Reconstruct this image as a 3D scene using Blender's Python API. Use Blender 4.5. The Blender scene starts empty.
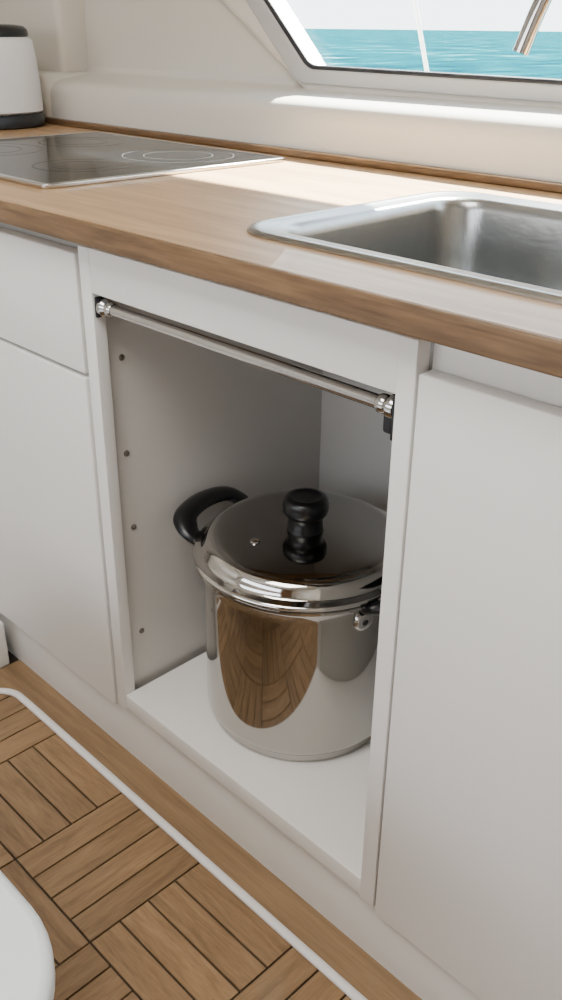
import bpy, bmesh, math, random
from mathutils import Vector, Matrix
random.seed(4)
S=bpy.context.scene
COL=S.collection

# ---------------------------------------------------------------- camera
f=920.
dn=Vector((-21,-1793,f)).normalized()
vx=Vector((-1022,484,f)); vx=(vx-dn*vx.dot(dn)).normalized()
Xc=-vx; Zc=-dn; Yc=Zc.cross(Xc)
if Yc.z<0: Yc=-Yc
right=Vector((Xc.x,Yc.x,Zc.x)); up=Vector((Xc.y,Yc.y,Zc.y)); fwd=Vector((Xc.z,Yc.z,Zc.z))
cam=bpy.data.objects.new("camera",bpy.data.cameras.new("camera")); COL.objects.link(cam)
R=Matrix((right,up,-fwd)).transposed().to_4x4()
cam.matrix_world=Matrix.Translation((.955,-.6,1.02))@R
cam.data.sensor_fit='VERTICAL'; cam.data.sensor_height=24; cam.data.lens=f*24/1000
cam.data.clip_start=.02; cam.data.clip_end=9000
S.camera=cam

# ---------------------------------------------------------------- materials
def newmat(n):
    m=bpy.data.materials.new(n); m.use_nodes=True
    return m,m.node_tree,m.node_tree.nodes["Principled BSDF"]
def pmat(n,c,rough=.5,metal=0,coat=0,noise=0.0,nscale=8,bump=0,bscale=200,stretch=None,spec=.5):
    m,t,b=newmat(n)
    b.inputs["Base Color"].default_value=(*c,1)
    b.inputs["Roughness"].default_value=rough
    b.inputs["Metallic"].default_value=metal
    b.inputs["Coat Weight"].default_value=coat
    b.inputs["Specular IOR Level"].default_value=spec
    tc=t.nodes.new("ShaderNodeTexCoord"); mp=t.nodes.new("ShaderNodeMapping")
    t.links.new(tc.outputs["Object"],mp.inputs[0])
    if stretch: mp.inputs["Scale"].default_value=stretch
    nz=t.nodes.new("ShaderNodeTexNoise"); nz.inputs["Scale"].default_value=nscale; nz.inputs["Detail"].default_value=4
    t.links.new(mp.outputs[0],nz.inputs[0])
    r=t.nodes.new("ShaderNodeValToRGB")
    k=noise
    r.color_ramp.elements[0].position=.3; r.color_ramp.elements[1].position=.7
    r.color_ramp.elements[0].color=(*[x*(1-k) for x in c],1)
    r.color_ramp.elements[1].color=(*[min(1,x*(1+k)) for x in c],1)
    t.links.new(nz.outputs[0],r.inputs[0]); t.links.new(r.outputs[0],b.inputs["Base Color"])
    if bump:
        n2=t.nodes.new("ShaderNodeTexNoise"); n2.inputs["Scale"].default_value=bscale
        t.links.new(mp.outputs[0],n2.inputs[0])
        bm=t.nodes.new("ShaderNodeBump"); bm.inputs["Strength"].default_value=bump; bm.inputs["Distance"].default_value=.002
        t.links.new(n2.outputs[0],bm.inputs["Height"]); t.links.new(bm.outputs[0],b.inputs["Normal"])
    return m
def wood(n,c1,c2,c3,scale=(1.6,22,22),rough=.42,uv=False,amt=1.0,coat=.1):
    m,t,b=newmat(n); N=t.nodes; L=t.links
    tc=N.new("ShaderNodeTexCoord"); mp=N.new("ShaderNodeMapping"); mp.inputs["Scale"].default_value=scale
    L.new(tc.outputs["UV" if uv else "Object"],mp.inputs[0])
    n1=N.new("ShaderNodeTexNoise"); n1.inputs["Scale"].default_value=2.2; n1.inputs["Detail"].default_value=7; n1.inputs["Distortion"].default_value=.6
    L.new(mp.outputs[0],n1.inputs[0])
    n2=N.new("ShaderNodeTexNoise"); n2.inputs["Scale"].default_value=9; n2.inputs["Detail"].default_value=5
    L.new(mp.outputs[0],n2.inputs[0])
    mx=N.new("ShaderNodeMath"); mx.operation='MULTIPLY_ADD'; mx.inputs[1].default_value=.35
    L.new(n2.outputs[0],mx.inputs[0])
    m2=N.new("ShaderNodeMath"); m2.operation='MULTIPLY'; m2.inputs[1].default_value=.65; L.new(n1.outputs[0],m2.inputs[0]); L.new(m2.outputs[0],mx.inputs[2])
    r=N.new("ShaderNodeValToRGB"); e=r.color_ramp.elements
    e[0].position=.36; e[0].color=(*c1,1); e[1].position=.66; e[1].color=(*c3,1)
    k=e.new(.5); k.color=(*c2,1)
    L.new(mx.outputs[0],r.inputs[0])
    out=r.outputs[0]
    if uv:
        at=N.new("ShaderNodeAttribute"); at.attribute_name="tone"
        hs=N.new("ShaderNodeHueSaturation"); L.new(out,hs.inputs["Color"]); L.new(at.outputs["Fac"],hs.inputs["Value"]); out=hs.outputs[0]
    L.new(out,b.inputs["Base Color"])
    b.inputs["Roughness"].default_value=rough; b.inputs["Coat Weight"].default_value=coat
    bm=N.new("ShaderNodeBump"); bm.inputs["Strength"].default_value=.15; bm.inputs["Distance"].default_value=.001
    L.new(mx.outputs[0],bm.inputs["Height"]); L.new(bm.outputs[0],b.inputs["Normal"])
    return m
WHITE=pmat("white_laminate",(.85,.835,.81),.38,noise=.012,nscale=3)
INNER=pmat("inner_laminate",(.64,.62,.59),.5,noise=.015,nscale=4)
CREAM=pmat("cream_gelcoat",(.66,.625,.565),.28,noise=.015,nscale=3,coat=.2)
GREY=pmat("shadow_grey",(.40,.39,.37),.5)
DARK=pmat("dark_gap",(.05,.045,.04),.8)
STEEL=pmat("polished_steel",(.46,.445,.42),.06,1,noise=.03,nscale=5)
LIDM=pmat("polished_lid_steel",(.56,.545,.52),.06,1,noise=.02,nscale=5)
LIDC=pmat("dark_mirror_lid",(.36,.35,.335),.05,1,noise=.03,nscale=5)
CHROME=pmat("chrome",(.55,.54,.53),.1,1)
BRUSH=pmat("brushed_steel",(.37,.37,.365),.24,1,noise=.08,nscale=30,stretch=(1,30,1),bump=.08,bscale=60)
BLACK=pmat("black_bakelite",(.005,.005,.006),.3,noise=.1)
BLACKM=pmat("black_rubber",(.012,.012,.015),.5)
GLASSB=pmat("black_ceramic_glass",(.002,.0025,.003),.07,spec=.06)
MARK=pmat("cooktop_print",(.035,.035,.037),.4)
ALU=pmat("frame_aluminium",(.45,.45,.46),.45,.15)
SCREW=pmat("screw_metal",(.25,.23,.2),.4,.8)
APPL=pmat("white_appliance_plastic",(.78,.78,.79),.35)
TABLEM=pmat("white_table_laminate",(.80,.86,.90),.3)
TRIMW=pmat("white_pvc_trim",(.82,.80,.80),.4)
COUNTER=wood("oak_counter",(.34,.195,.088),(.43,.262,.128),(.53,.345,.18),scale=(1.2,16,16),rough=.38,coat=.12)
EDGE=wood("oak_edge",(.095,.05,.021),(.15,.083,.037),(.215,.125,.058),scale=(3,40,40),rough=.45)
TEAK=wood("teak_plank",(.20,.118,.055),(.275,.168,.082),(.35,.222,.113),scale=(5,40,1),rough=.5,uv=True)
STRIP=wood("teak_strip",(.19,.115,.056),(.25,.156,.079),(.31,.20,.104),scale=(2,30,30),rough=.5)
CAULK=pmat("black_caulk",(.026,.017,.011),.7)
DOORW=wood("teak_door",(.16,.08,.035),(.22,.11,.05),(.28,.15,.07),scale=(20,20,1.5),rough=.4)

# ---------------------------------------------------------------- helpers
def link(o,parent=None):
    COL.objects.link(o)
    if parent is not None: o.parent=parent
    return o
def empty(n):
    o=bpy.data.objects.new(n,None); COL.objects.link(o); o.empty_display_size=.05; return o
def finish(n,bm,mat,parent=None,smooth=False,angle=40):
    me=bpy.data.meshes.new(n); bmesh.ops.recalc_face_normals(bm,faces=bm.faces); bm.to_mesh(me); bm.free()
    for m in (mat if isinstance(mat,(list,tuple)) else [mat]): me.materials.append(m)
    o=bpy.data.objects.new(n,me); link(o,parent)
    if smooth:
        for p in me.polygons: p.use_smooth=True
        try: me.set_sharp_from_angle(angle=math.radians(angle))
        except Exception: pass
    return o
def box(n,x0,x1,y0,y1,z0,z1,mat,bev=.0015,parent=None,seg=3):
    bm=bmesh.new(); bmesh.ops.create_cube(bm,size=1)
    for v in bm.verts:
        v.co=Vector(((x0+x1)/2+v.co.x*(x1-x0),(y0+y1)/2+v.co.y*(y1-y0),(z0+z1)/2+v.co.z*(z1-z0)))
    if bev: bmesh.ops.bevel(bm,geom=bm.edges[:],offset=bev,segments=seg,affect='EDGES',profile=.5)
    return finish(n,bm,mat,parent,smooth=bool(bev),angle=50)
def lathe(n,prof,c,mat,parent=None,seg=96,axis='Z',cap=True,angle=35):
    bm=bmesh.new(); rings=[]
    for r,z in prof:
        ring=[]
        if r<1e-6: ring=[bm.verts.new((0,0,z))]
        else:
            for i in range(seg):
                a=2*math.pi*i/seg; ring.append(bm.verts.new((r*math.cos(a),r*math.sin(a),z)))
        rings.append(ring)
    for A,B in zip(rings,rings[1:]):
        for i in range(seg):
            j=(i+1)%seg
            if len(A)==1 and len(B)==1: continue
            if len(A)==1: bm.faces.new((A[0],B[i],B[j]))
            elif len(B)==1: bm.faces.new((A[i],A[j],B[0]))
            else: bm.faces.new((A[i],A[j],B[j],B[i]))
    if axis=='X': M=Matrix.Rotation(math.pi/2,4,'Y')
    elif axis=='Y': M=Matrix.Rotation(-math.pi/2,4,'X')
    else: M=Matrix.Identity(4)
    bm.transform(Matrix.Translation(c)@M)
    return finish(n,bm,mat,parent,smooth=True,angle=angle)
def smooth_pts(P,k=8,closed=False):
    out=[]; n=len(P); P=[Vector(p) for p in P]
    rng=range(n if closed else n-1)
    for i in rng:
        p0=P[(i-1)%n] if closed or i>0 else P[0]; p1=P[i]; p2=P[(i+1)%n]
        p3=P[(i+2)%n] if closed or i+2<n else P[-1]
        for j in range(k):
            t=j/k
            out.append(.5*((2*p1)+(p2-p0)*t+(2*p0-5*p1+4*p2-p3)*t*t+(3*p1-p0-3*p2+p3)*t**3))
    if not closed: out.append(P[-1])
    return out
def tube(n,pts,r,mat,parent=None,closed=False,seg=16,sq=(1,1),upv=Vector((0,0,1)),rad=None):
    pts=[Vector(p) for p in pts]; bm=bmesh.new(); rings=[]; N=len(pts)
    for i,p in enumerate(pts):
        a=pts[(i-1)%N] if closed or i>0 else p; b=pts[(i+1)%N] if closed or i<N-1 else p
        t=(b-a).normalized(); u=upv if abs(t.dot(upv))<.995 else Vector((0,1,0))
        s=t.cross(u).normalized(); w=s.cross(t).normalized(); rr=r*(rad[i] if rad else 1)
        rings.append([bm.verts.new(p+s*math.cos(2*math.pi*k/seg)*rr*sq[0]+w*math.sin(2*math.pi*k/seg)*rr*sq[1]) for k in range(seg)])
    for i in range(N if closed else N-1):
        A=rings[i]; B=rings[(i+1)%N]
        for k in range(seg):
            l=(k+1)%seg; bm.faces.new((A[k],A[l],B[l],B[k]))
    if not closed:
        bm.faces.new(rings[0][::-1]); bm.faces.new(rings[-1])
    return finish(n,bm,mat,parent,smooth=True,angle=60)
def round_poly(P,R,k=8):
    out=[]; n=len(P)
    for i in range(n):
        p=Vector(P[i]); a=(Vector(P[i-1])-p).normalized(); b=(Vector(P[(i+1)%n])-p).normalized()
        r=R[i] if isinstance(R,(list,tuple)) else R
        th=math.acos(max(-1,min(1,a.dot(b))))/2; d=r/math.tan(th)
        s=p+a*d; e=p+b*d; c=p+(a+b).normalized()*(r/math.sin(th))
        a0=math.atan2(s.y-c.y,s.x-c.x); a1=math.atan2(e.y-c.y,e.x-c.x); da=(a1-a0+math.pi)%(2*math.pi)-math.pi
        for j in range(k+1):
            q=a0+da*j/k; out.append(Vector((c.x+r*math.cos(q),c.y+r*math.sin(q))))
    return out
def plate(n,loops,t0,t1,mat,parent=None,plane='XY',bev=0):
    cu=bpy.data.curves.new(n+"_c",'CURVE'); cu.dimensions='2D'; cu.fill_mode='BOTH'
    for lp in loops:
        sp=cu.splines.new('POLY'); sp.points.add(len(lp)-1); sp.use_cyclic_u=True
        for q,p in zip(sp.points,lp): q.co=(p[0],p[1],0,1)
    h=(t1-t0)/2; cu.extrude=h-bev; cu.bevel_depth=bev; cu.bevel_resolution=3; cu.offset=-bev
    tmp=bpy.data.objects.new("tmp",cu); COL.objects.link(tmp)
    me=bpy.data.meshes.new_from_object(tmp.evaluated_get(bpy.context.evaluated_depsgraph_get()))
    bpy.data.objects.remove(tmp)
    c=(t0+t1)/2
    for v in me.vertices:
        x,y,z=v.co
        v.co=(x,y,z+c) if plane=='XY' else (x,c-z,y)
    me.materials.clear(); me.materials.append(mat); me.name=n
    o=bpy.data.objects.new(n,me); link(o,parent)
    for p in me.polygons: p.use_smooth=bool(bev)
    if bev:
        try: me.set_sharp_from_angle(angle=math.radians(35))
        except Exception: pass
    return o
def rrect(x0,x1,y0,y1,r,k=8): return round_poly([(x0,y0),(x1,y0),(x1,y1),(x0,y1)],r,k)

# ---------------------------------------------------------------- floor
def build_floor():
    bm=bmesh.new(); uv=bm.loops.layers.uv.new("UVMap"); tone=bm.verts.layers.float.new("tone")
    def quadbox(x0,x1,y0,y1,z0,z1,alongx,mi,tn=1):
        off=random.uniform(0,60)
        co=[(x0,y0,z0),(x1,y0,z0),(x1,y1,z0),(x0,y1,z0),(x0,y0,z1),(x1,y0,z1),(x1,y1,z1),(x0,y1,z1)]
        vs=[bm.verts.new(c) for c in co]
        for v in vs: v[tone]=tn
        for q in ((4,5,6,7),(0,1,5,4),(1,2,6,5),(2,3,7,6),(3,0,4,7)):
            fc=bm.faces.new([vs[i] for i in q]); fc.material_index=mi
            for l in fc.loops:
                x,y,_=l.vert.co
                l[uv].uv=((x if alongx else y)+off,(y if alongx else x)+off*.37)
    quadbox(-1.25,1.95,-2.5,.56,-.05,-.0035,True,1)
    m=.18; g=.0015; X0=-.115; Y1=-.042
    for i in range(-1,12):
        for j in range(0,13):
            bx=X0+i*m; by=Y1-(j+1)*m
            ax=(i+j)%2==0
            nb=4; w=m/nb
            for k in range(nb):
                tn=random.uniform(.84,1.15)
                if ax: x0,x1,y0,y1=bx,bx+m,by+k*w,by+(k+1)*w
                else: x0,x1,y0,y1=bx+k*w,bx+(k+1)*w,by,by+m
                x0=max(x0,-.283); x1=min(x1,1.949)
                if x1-x0<.01: continue
                quadbox(x0+g,x1-g,y0+g,y1-g,-.0035,0,ax,0,tn)
    me=bpy.data.meshes.new("floor"); bm.to_mesh(me); bm.free()
    me.materials.append(TEAK); me.materials.append(CAULK)
    link(bpy.data.objects.new("floor",me))
build_floor()
# teak margin strip + white trim line
plate("trim_wood",[[(-.325,-2.5),(-.28,-2.5)]+[(-.28+.05-.05*math.cos(a),-.09+.05*math.sin(a)) for a in [i*math.pi/16 for i in range(9)]]+[(1.95,-.04),(1.95,.014),(-.325,.014)]],-.003,.003,STRIP)
tr=[(-.285,-2.45,.003),(-.285,-1.5,.003)]+[(-.285,-.5+.1*i,.003) for i in range(4)]+[(-.285+.055-.055*math.cos(a),-.094+.055*math.sin(a),.003) for a in [i*math.pi/24 for i in range(1,12)]]+[(-.2,-.039,.003),(0,-.039,.003),(1,-.039,.003),(1.95,-.039,.003)]
tube("trim_white",tr,.0065,TRIMW,seg=12,sq=(1,.7))
box("trim_step",-1.25,-.327,-2.4,-.004,0,.092,WHITE,.004)

# ---------------------------------------------------------------- cabinets
cab=empty("galley_cabinet")
box("plinth",-1.25,1.95,.014,.03,0,.1,WHITE,.001,cab)
# open bay frame
box("stile_left",.007,.029,0,.018,.11,.791,WHITE,.0012,cab)
box("stile_right",.490,.5105,0,.018,.108,.791,WHITE,.0012,cab)
box("top_rail",.029,.490,.0005,.0185,.738,.791,WHITE,.0008,cab)
box("bay_bottom",.029,.490,.0005,.42,.112,.138,WHITE,.0015,cab)
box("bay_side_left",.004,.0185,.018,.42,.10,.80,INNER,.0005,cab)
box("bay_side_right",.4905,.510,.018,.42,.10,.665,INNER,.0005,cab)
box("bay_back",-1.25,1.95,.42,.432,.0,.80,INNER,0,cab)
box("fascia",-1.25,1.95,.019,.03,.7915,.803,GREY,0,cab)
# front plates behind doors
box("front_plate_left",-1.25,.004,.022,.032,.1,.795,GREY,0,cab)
box("front_plate_right",.5110,1.95,.022,.032,.1,.800,WHITE,0,cab)
# doors
box("drawer_front",-.50,-.002,0,.02,.629,.780,WHITE,.0025,cab)
box("door_left",-.50,-.002,0,.02,.100,.6235,WHITE,.0025,cab)
box("drawer_front_far",-1.0,-.505,0,.02,.629,.780,WHITE,.0025,cab)
box("door_left_far",-1.0,-.505,0,.02,.100,.6235,WHITE,.0025,cab)
box("door_right",.5130,1.02,0,.02,.100,.763,WHITE,.0025,cab)
box("door_right_far",1.025,1.53,0,.02,.100,.763,WHITE,.003,cab)
for i,(y,z) in enumerate([(.043,.647),(.040,.515),(.043,.402),(.044,.227)]):
    lathe("screw_%d"%(i+1),[(0,.0022),(.0022,.0020),(.0040,.0012),(.0044,0),(.0044,-.001)],(.0187,y,z),SCREW,cab,seg=16,axis='X')

# ---------------------------------------------------------------- towel rail
rail=empty("towel_rail")
yr=.012; zr=.7205
lathe("bar",[(0,0),(.0068,0),(.0068,.425),(0,.425)],(.045,yr,zr),CHROME,rail,seg=32,axis='X')
for s,nm in ((1,"left"),(-1,"right")):
    x=.0295 if s==1 else .4895
    lo=-.012 if s==1 else -.028
    a,b=sorted((x,x+s*.004)); box("plate_"+nm,a,b,yr-.010,yr+.012,zr+lo,zr+.013,BLACKM,.0015,rail)
    a,b=sorted((x+s*.004,x+s*.015)); box("clip_"+nm,a,b,yr-.008,yr+.009,zr+lo+.004,zr+.006,BLACKM,.003,rail)
    prof=[(0,0),(.0105,0),(.0115,.002),(.0115,.007),(.0092,.010),(.0084,.012),(.0094,.014),(.0094,.019),(.0075,.022),(0,.022)]
    if s==-1: prof=[(r,-z) for r,z in prof]
    lathe("collar_"+nm,prof,(x+s*.004,yr,zr),CHROME,rail,seg=32,axis='X')

# ---------------------------------------------------------------- countertop
sx0,sx1,sy0,sy1=.210,.80,.053,.447
ct=empty("countertop")
plate("slab",[[(-1.25,-.026),(1.95,-.026),(1.95,.56),(-1.25,.56)],rrect(sx0+.014,sx1-.014,sy0+.014,sy1-.014,.055)[::-1]],.804,.830,COUNTER,ct)
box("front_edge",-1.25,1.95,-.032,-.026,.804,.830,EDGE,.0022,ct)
box("back_lip",-.94,1.95,.545,.561,.830,.842,EDGE,.003,ct)

# ---------------------------------------------------------------- sink
sink=empty("kitchen_sink")
def loft(n,loops,mat,parent,capend=True):
    bm=bmesh.new(); rings=[]
    for (x0,x1,y0,y1,r,z) in loops:
        rings.append([bm.verts.new((p.x,p.y,z)) for p in rrect(x0,x1,y0,y1,r,10)])
    for A,B in zip(rings,rings[1:]):
        for i in range(len(A)):
            j=(i+1)%len(A); bm.faces.new((A[i],A[j],B[j],B[i]))
    if capend: bm.faces.new(rings[-1])
    o=finish(n,bm,mat,parent,smooth=True,angle=50); return o
def inset(d,z,r): return (sx0+d,sx1-d,sy0+d,sy1-d,r,z)
loft("bowl",[inset(0,.8302,.055),inset(0,.8325,.055),inset(.003,.8350,.053),inset(.007,.8358,.051),inset(.011,.8348,.050),inset(.015,.8335,.048),
 inset(.028,.8332,.046),inset(.032,.832,.045),inset(.035,.828,.045),inset(.037,.818,.045),inset(.040,.76,.047),inset(.044,.715,.05),inset(.050,.698,.05),inset(.062,.688,.048),inset(.085,.684,.04),inset(.14,.682,.03)],BRUSH,sink)
lathe("drain",[(0,0),(.028,0),(.034,.0015),(.042,.003),(.045,.0015),(.045,0)],(.55,.25,.6822),CHROME,sink,seg=48)

# faucet (spout over the sink)
fa=empty("faucet")
lathe("base",[(0,0),(.027,0),(.027,.006),(.023,.012),(.019,.03),(.019,.09),(.017,.10),(0,.10)],(.66,.495,.8302),CHROME,fa,seg=48)
pts=smooth_pts([(.66,.495,.92),(.658,.492,1.04),(.63,.472,1.12),(.57,.43,1.165),(.48,.362,1.155),(.425,.322,1.11),(.402,.306,1.05),(.388,.297,1.000)],8)
tube("spout",pts,.0084,CHROME,fa,seg=24,upv=Vector((.58,-.81,0)).normalized())
tube("lever",[(.66,.495,.93),(.70,.49,.965),(.735,.485,.985)],.006,CHROME,fa,seg=12)

# ---------------------------------------------------------------- cooktop
ck=empty("induction_cooktop")
kx0,kx1,ky0,ky1=-.672,-.145,.056,.500
plate("steel_frame",[rrect(kx0,kx1,ky0,ky1,.012),rrect(kx0+.009,kx1-.009,ky0+.009,ky1-.009,.006)[::-1]],.8302,.8365,CHROME,ck,bev=.0015)
plate("glass",[rrect(kx0+.0085,kx1-.0085,ky0+.0085,ky1-.0085,.006)],.8302,.8358,GLASSB,ck)
for i,(x,y,r) in enumerate([(-.54,.375,.075),(-.28,.385,.09),(-.54,.19,.09),(-.28,.20,.070)]):
    for q,rr in enumerate((r,r*.62)):
        c=[(x+rr*math.cos(a*math.pi/48),y+rr*math.sin(a*math.pi/48)) for a in range(96)]
        c2=[(x+(rr-.0010)*math.cos(a*math.pi/48),y+(rr-.0010)*math.sin(a*math.pi/48)) for a in range(96)]
        plate("zone_%d_%d"%(i+1,q+1),[c,c2[::-1]],.8358,.83595,MARK,ck)
for i in range(6):
    x=-.50+i*.035
    plate("touch_%d"%(i+1),[rrect(x,x+.012,.085,.0865,.0005,2)],.8358,.83595,MARK,ck)

# ---------------------------------------------------------------- pot
pot=empty("stock_pot")
pc=Vector((.2200,.1765,.1385))
r=.136; H=.020
lathe("body",[(0,0),(.121,0),(.1255,.002),(.1265,.006),(.1265,.012),(.1275,.0145),(.131,.017),(.1345,.022),(r,.030),(r,.21+H),(r+.0005,.222+H),(r+.004,.228+H),(r+.010,.2305+H),(r+.0135,.233+H),(r+.0135,.236+H),(r+.009,.238+H),(r-.002,.236+H),(r-.003,.20),(r-.004,.03),(0,.025)],pc,STEEL,pot,seg=128,angle=50)
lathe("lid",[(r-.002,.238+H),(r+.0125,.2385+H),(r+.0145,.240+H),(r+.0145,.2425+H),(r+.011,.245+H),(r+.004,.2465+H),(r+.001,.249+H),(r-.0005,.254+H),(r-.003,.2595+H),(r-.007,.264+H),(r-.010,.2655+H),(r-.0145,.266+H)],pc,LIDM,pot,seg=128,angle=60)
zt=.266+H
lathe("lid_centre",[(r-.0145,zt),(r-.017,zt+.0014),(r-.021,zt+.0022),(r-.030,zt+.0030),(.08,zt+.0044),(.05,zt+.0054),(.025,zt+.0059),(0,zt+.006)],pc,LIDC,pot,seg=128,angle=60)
zk=zt+.005
lathe("knob",[(0,zk),(.0240,zk),(.0245,zk+.003),(.0235,zk+.006),(.0230,zk+.014),(.0235,zk+.021),(.0255,zk+.0235),(.0290,zk+.0255),(.0305,zk+.029),(.0307,zk+.039),(.0295,zk+.0445),(.0262,zk+.0478),(.0208,zk+.0488),(.0195,zk+.0475),(.008,zk+.048),(0,zk+.0485)],pc,BLACK,pot,seg=64,angle=50)
Rv=Vector((.701,.713,0)); Fv=Vector((-.709,.705,0))
for i,(a,b,z) in enumerate([(-.066,-.035,zt+.0040),(.030,.078,zt+.0038)]):
    p=pc+Rv*a+Fv*b+Vector((0,0,z)); 
    lathe("vent_%d"%(i+1),[(0,.004),(.004,.0038),(.006,.0025),(.0068,0),(.0068,-.005)],p,CHROME,pot,seg=24)
d0=Vector((-.986,-.16,0)).normalized()
for s,nm in ((1,"a"),(-1,"b")):
    d=d0*s; t=Vector((-d.y,d.x,0))
    def P(a,b,z): return pc+d*a+t*b+Vector((0,0,z+H))
    hp=smooth_pts([P(.128,-.050,.224),P(.141,-.056,.231),P(.158,-.057,.243),P(.174,-.042,.253),P(.180,0,.257),P(.174,.042,.253),P(.158,.057,.243),P(.141,.056,.231),P(.128,.050,.224)],6)
    n=len(hp); rad=[.9+.6*math.sin(math.pi*i/(n-1)) for i in range(n)]
    tube("handle_"+nm,hp,.0090,BLACK,pot,seg=20,sq=(1.3,.72),rad=rad)
    for k in (-1,1):
        ang=math.atan2(d.y,d.x)+k*math.asin(.052/r)
        nd=Vector((math.cos(ang),math.sin(ang),0))
        o=lathe("bracket_%s_%d"%(nm,k+2),[(0,.006),(.010,.0055),(.0125,.004),(.014,.001),(.014,-.003)],(0,0,0),CHROME,pot,seg=32)
        o.matrix_world=Matrix.Translation(pc+nd*r+Vector((0,0,.205+H)))@nd.to_track_quat('Z','Y').to_matrix().to_4x4()
        o2=lathe("rivet_mark_%s_%d"%(nm,k+2),[(0,.0072),(.003,.007),(.0045,.0058),(.0045,.004)],(0,0,0),BLACKM,pot,seg=16)
        o2.matrix_world=o.matrix_world.copy()

# ---------------------------------------------------------------- appliance
ap=empty("rice_cooker")
ac=Vector((-.985,.405,.8302))
def sq(n,prof,mat,parent):
    bm=bmesh.new(); rings=[]; seg=72
    for rr,z in prof:
        ring=[]
        for i in range(seg):
            a=2*math.pi*i/seg; c,s_=math.cos(a),math.sin(a); e=3.0
            k=rr/((abs(c)**e+abs(s_)**e)**(1/e)); ring.append(bm.verts.new((ac.x+k*c,ac.y+k*s_,ac.z+z)))
        rings.append(ring)
    for A,B in zip(rings,rings[1:]):
        for i in range(seg): bm.faces.new((A[i],A[(i+1)%seg],B[(i+1)%seg],B[i]))
    bm.faces.new(rings[0][::-1]); bm.faces.new(rings[-1])
    return finish(n,bm,mat,parent,smooth=True,angle=45)
sq("base",[(.126,0),(.131,.003),(.131,.022),(.127,.027)],BLACK,ap)
sq("body",[(.125,.027),(.130,.031),(.129,.08),(.126,.13),(.122,.162),(.116,.168)],APPL,ap)
sq("lid",[(.112,.168),(.116,.171),(.115,.181),(.108,.188),(.09,.191)],BLACK,ap)
sq("lid_grip",[(.03,.191),(.03,.196),(.024,.199)],BLACK,ap)

# ---------------------------------------------------------------- walls
wb=empty("wall_back")
def extr(n,prof,x0,x1,mat,parent):
    bm=bmesh.new(); A=[bm.verts.new((x0,y,z)) for y,z in prof]; B=[bm.verts.new((x1,y,z)) for y,z in prof]
    for i in range(len(prof)):
        j=(i+1)%len(prof); bm.faces.new((A[i],A[j],B[j],B[i]))
    bm.faces.new(A[::-1]); bm.faces.new(B)
    return finish(n,bm,mat,parent,smooth=True,angle=50)
extr("splash",[(.562,.70),(.563,.885),(.566,.898),(.572,.907),(.581,.913),(.592,.916),(.67,.927),(.675,.931),(.678,.94),(.72,.94),(.72,.70)],-1.25,1.95,CREAM,wb)
hole=round_poly([(-.262,.953),(1.05,.942),(1.0,1.32),(-.64,1.32)],[.045,.06,.06,.06],10)
plate("upper_wall",[[(-1.25,.925),(1.95,.925),(1.95,2.1),(-1.25,2.1)],hole[::-1]],.68,.72,CREAM,wb,'XZ')
sur=round_poly([(-.255,.915),(1.14,.905),(1.1,1.40),(-1.02,1.40)],[.03,.03,.05,.05],8)
plate("window_surround",[sur,round_poly([(-.266,.949),(1.055,.938),(1.005,1.325),(-.65,1.325)],[.05,.06,.06,.06],10)[::-1]],.655,.70,CREAM,wb,'XZ',bev=.014)
box("corner_upper",-1.25,-.955,.61,.69,.92,2.1,CREAM,.015,wb,seg=5)
box("corner_lower",-1.25,-.935,.55,.69,.832,.93,CREAM,.015,wb,seg=5)
win=empty("window_1")
fo=round_poly([(-.276,.935),(1.07,.924),(1.02,1.345),(-.695,1.345)],[.05,.06,.06,.06],10)
fi=round_poly([(-.252,.9585),(1.043,.9475),(.994,1.314),(-.625,1.314)],[.042,.055,.055,.055],10)
plate("frame",[fo,fi[::-1]],.649,.680,ALU,win,'XZ',bev=.003)
tube("gasket",[(p.x,.655,p.y) for p in round_poly([(-.249,.960),(1.04,.949),(.992,1.312),(-.621,1.312)],[.042,.055,.055,.055],10)],.0050,BLACKM,win,closed=True,seg=10,upv=Vector((0,1,0)))
gm,gt,gb=newmat("window_glass"); gt.nodes.remove(gb)
tp=gt.nodes.new("ShaderNodeBsdfTransparent"); tp.inputs[0].default_value=(.93,.98,.985,1)
gl=gt.nodes.new("ShaderNodeBsdfGlossy"); gl.inputs["Roughness"].default_value=.02
ms=gt.nodes.new("ShaderNodeMixShader"); ms.inputs[0].default_value=.04
gt.links.new(tp.outputs[0],ms.inputs[1]); gt.links.new(gl.outputs[0],ms.inputs[2]); gt.links.new(ms.outputs[0],gt.nodes["Material Output"].inputs[0])
plate("pane",[hole],.690,.694,gm,win,'XZ')

box("wall_left",-1.35,-1.25,-2.5,.72,0,2.1,CREAM,0)
box("wall_right",1.95,2.05,-2.5,.72,0,2.1,CREAM,0)
wf=empty("wall_front")
box("lower_panel",-1.25,1.95,-2.6,-2.5,0,1.0,CREAM,0,wf)
box("upper_panel",-1.25,1.95,-2.6,-2.5,1.75,2.1,CREAM,0,wf)
box("post_a",-1.25,-1.0,-2.6,-2.5,1.0,1.75,CREAM,0,wf)
box("post_b",1.2,1.95,-2.6,-2.5,1.0,1.75,CREAM,0,wf)
box("door_leaf",1.25,1.85,-2.5,-2.47,.02,1.9,DOORW,.004,wf)
box("ceiling",-1.35,2.05,-2.6,.72,2.1,2.15,CREAM,0)

# ---------------------------------------------------------------- table
tb=empty("dining_table")
tp_=round_poly([(-.25,-1.3),(.60,-1.3),(.60,-.400),(-.25,-.400)],[.06,.06,.10,.10],12)
plate("table_top",[tp_],.425,.450,TABLEM,tb,bev=.008)
lathe("pedestal",[(0,0),(.15,0),(.15,.01),(.05,.03),(.035,.05),(.035,.41),(.09,.425),(0,.425)],(.17,-.85,0),CHROME,tb,seg=48)

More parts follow.
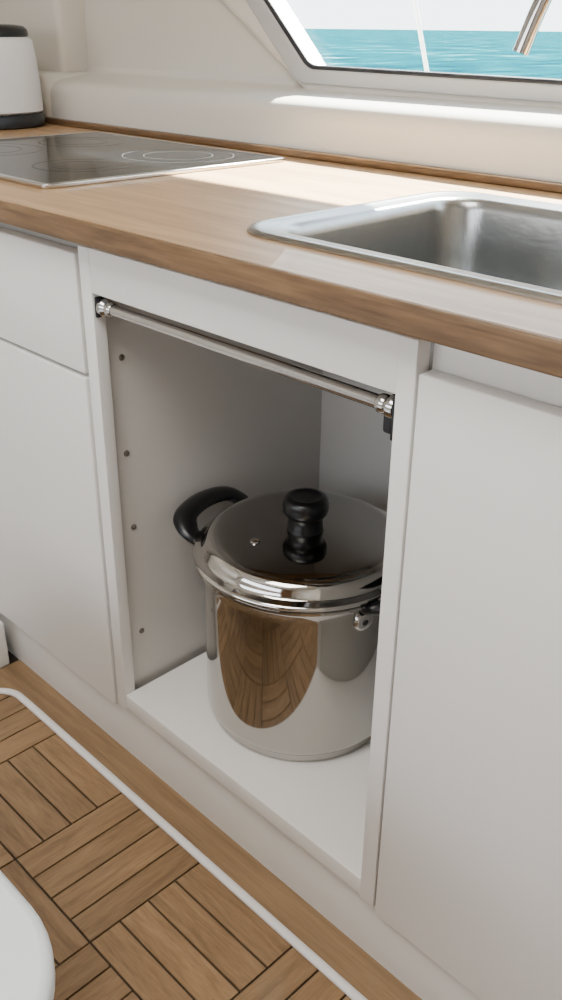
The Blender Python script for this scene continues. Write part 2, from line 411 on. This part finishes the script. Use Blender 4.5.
# ---------------------------------------------------------------- outside
sm,st,sb=newmat("sea_water")
N=st.nodes; L=st.links
tc=N.new("ShaderNodeTexCoord"); mp=N.new("ShaderNodeMapping"); mp.inputs["Scale"].default_value=(.35,.12,1)
n1=N.new("ShaderNodeTexNoise"); n1.inputs["Scale"].default_value=1; n1.inputs["Detail"].default_value=8; n1.inputs["Roughness"].default_value=.65
L.new(tc.outputs["Object"],mp.inputs[0]); L.new(mp.outputs[0],n1.inputs[0])
rp=N.new("ShaderNodeValToRGB"); e=rp.color_ramp.elements
e[0].position=.38; e[0].color=(.0,.018,.027,1); e[1].position=.60; e[1].color=(.002,.058,.070,1)
k=e.new(.68); k.color=(.10,.18,.19,1)
L.new(n1.outputs[0],rp.inputs[0]); L.new(rp.outputs[0],sb.inputs["Base Color"])
sb.inputs["Roughness"].default_value=.6; sb.inputs["Specular IOR Level"].default_value=.0
bmp=N.new("ShaderNodeBump"); bmp.inputs["Strength"].default_value=.6; bmp.inputs["Distance"].default_value=.4; L.new(n1.outputs[0],bmp.inputs["Height"]); L.new(bmp.outputs[0],sb.inputs["Normal"])
bm=bmesh.new()
v=[bm.verts.new(c) for c in ((-6000,1.6,-1.5),(6000,1.6,-1.5),(6000,7000,-1.5),(-6000,7000,-1.5))]; bm.faces.new(v)
finish("sea",bm,sm)
box("side_deck",-2,2.4,.73,1.4,0,.60,GREY,.01)
dr=empty("deck_railing")
tube("stay",[(-.300,1.2,.601),(-.463,1.2,1.078),(-.60,1.2,1.47)],.0050,TRIMW,dr,seg=12)
for i,x in enumerate((-1.5,1.5)): tube("post_%d"%(i+1),[(x,1.2,.601),(x,1.2,1.47)],.012,CHROME,dr,seg=12)
tube("top_rail",[(-1.6,1.2,1.47),(1.6,1.2,1.47)],.012,CHROME,dr,seg=12)

# ---------------------------------------------------------------- light
w=bpy.data.worlds.new("World"); S.world=w; w.use_nodes=True
nt=w.node_tree; bg=nt.nodes["Background"]
tc=nt.nodes.new("ShaderNodeTexCoord"); sx=nt.nodes.new("ShaderNodeSeparateXYZ"); rp=nt.nodes.new("ShaderNodeValToRGB")
nt.links.new(tc.outputs["Generated"],sx.inputs[0]); nt.links.new(sx.outputs[2],rp.inputs[0])
rp.color_ramp.elements[0].color=(.95,.97,1,1); rp.color_ramp.elements[1].color=(.45,.62,.95,1); rp.color_ramp.elements[0].position=.12
nt.links.new(rp.outputs[0],bg.inputs[0]); bg.inputs[1].default_value=6.0
sl=bpy.data.lights.new("sun",'SUN'); sl.energy=130; sl.angle=.02; sl.color=(1,.94,.84)
so=bpy.data.objects.new("sun",sl); COL.objects.link(so)
so.rotation_euler=(Vector((.20,-.93,-1.0))).to_track_quat('-Z','Y').to_euler()
def area(n,loc,tgt,sz,e,c):
    l=bpy.data.lights.new(n,'AREA'); l.energy=e; l.size=sz; l.color=c
    o=bpy.data.objects.new(n,l); COL.objects.link(o); o.location=loc
    o.rotation_euler=(Vector(tgt)-Vector(loc)).to_track_quat('-Z','Y').to_euler()
area("overhead_fill",(.5,-.9,2.05),(.5,-.85,0),.9,29,(1,.965,.92))  # added soft fill from above, not a known fixture of the cabin
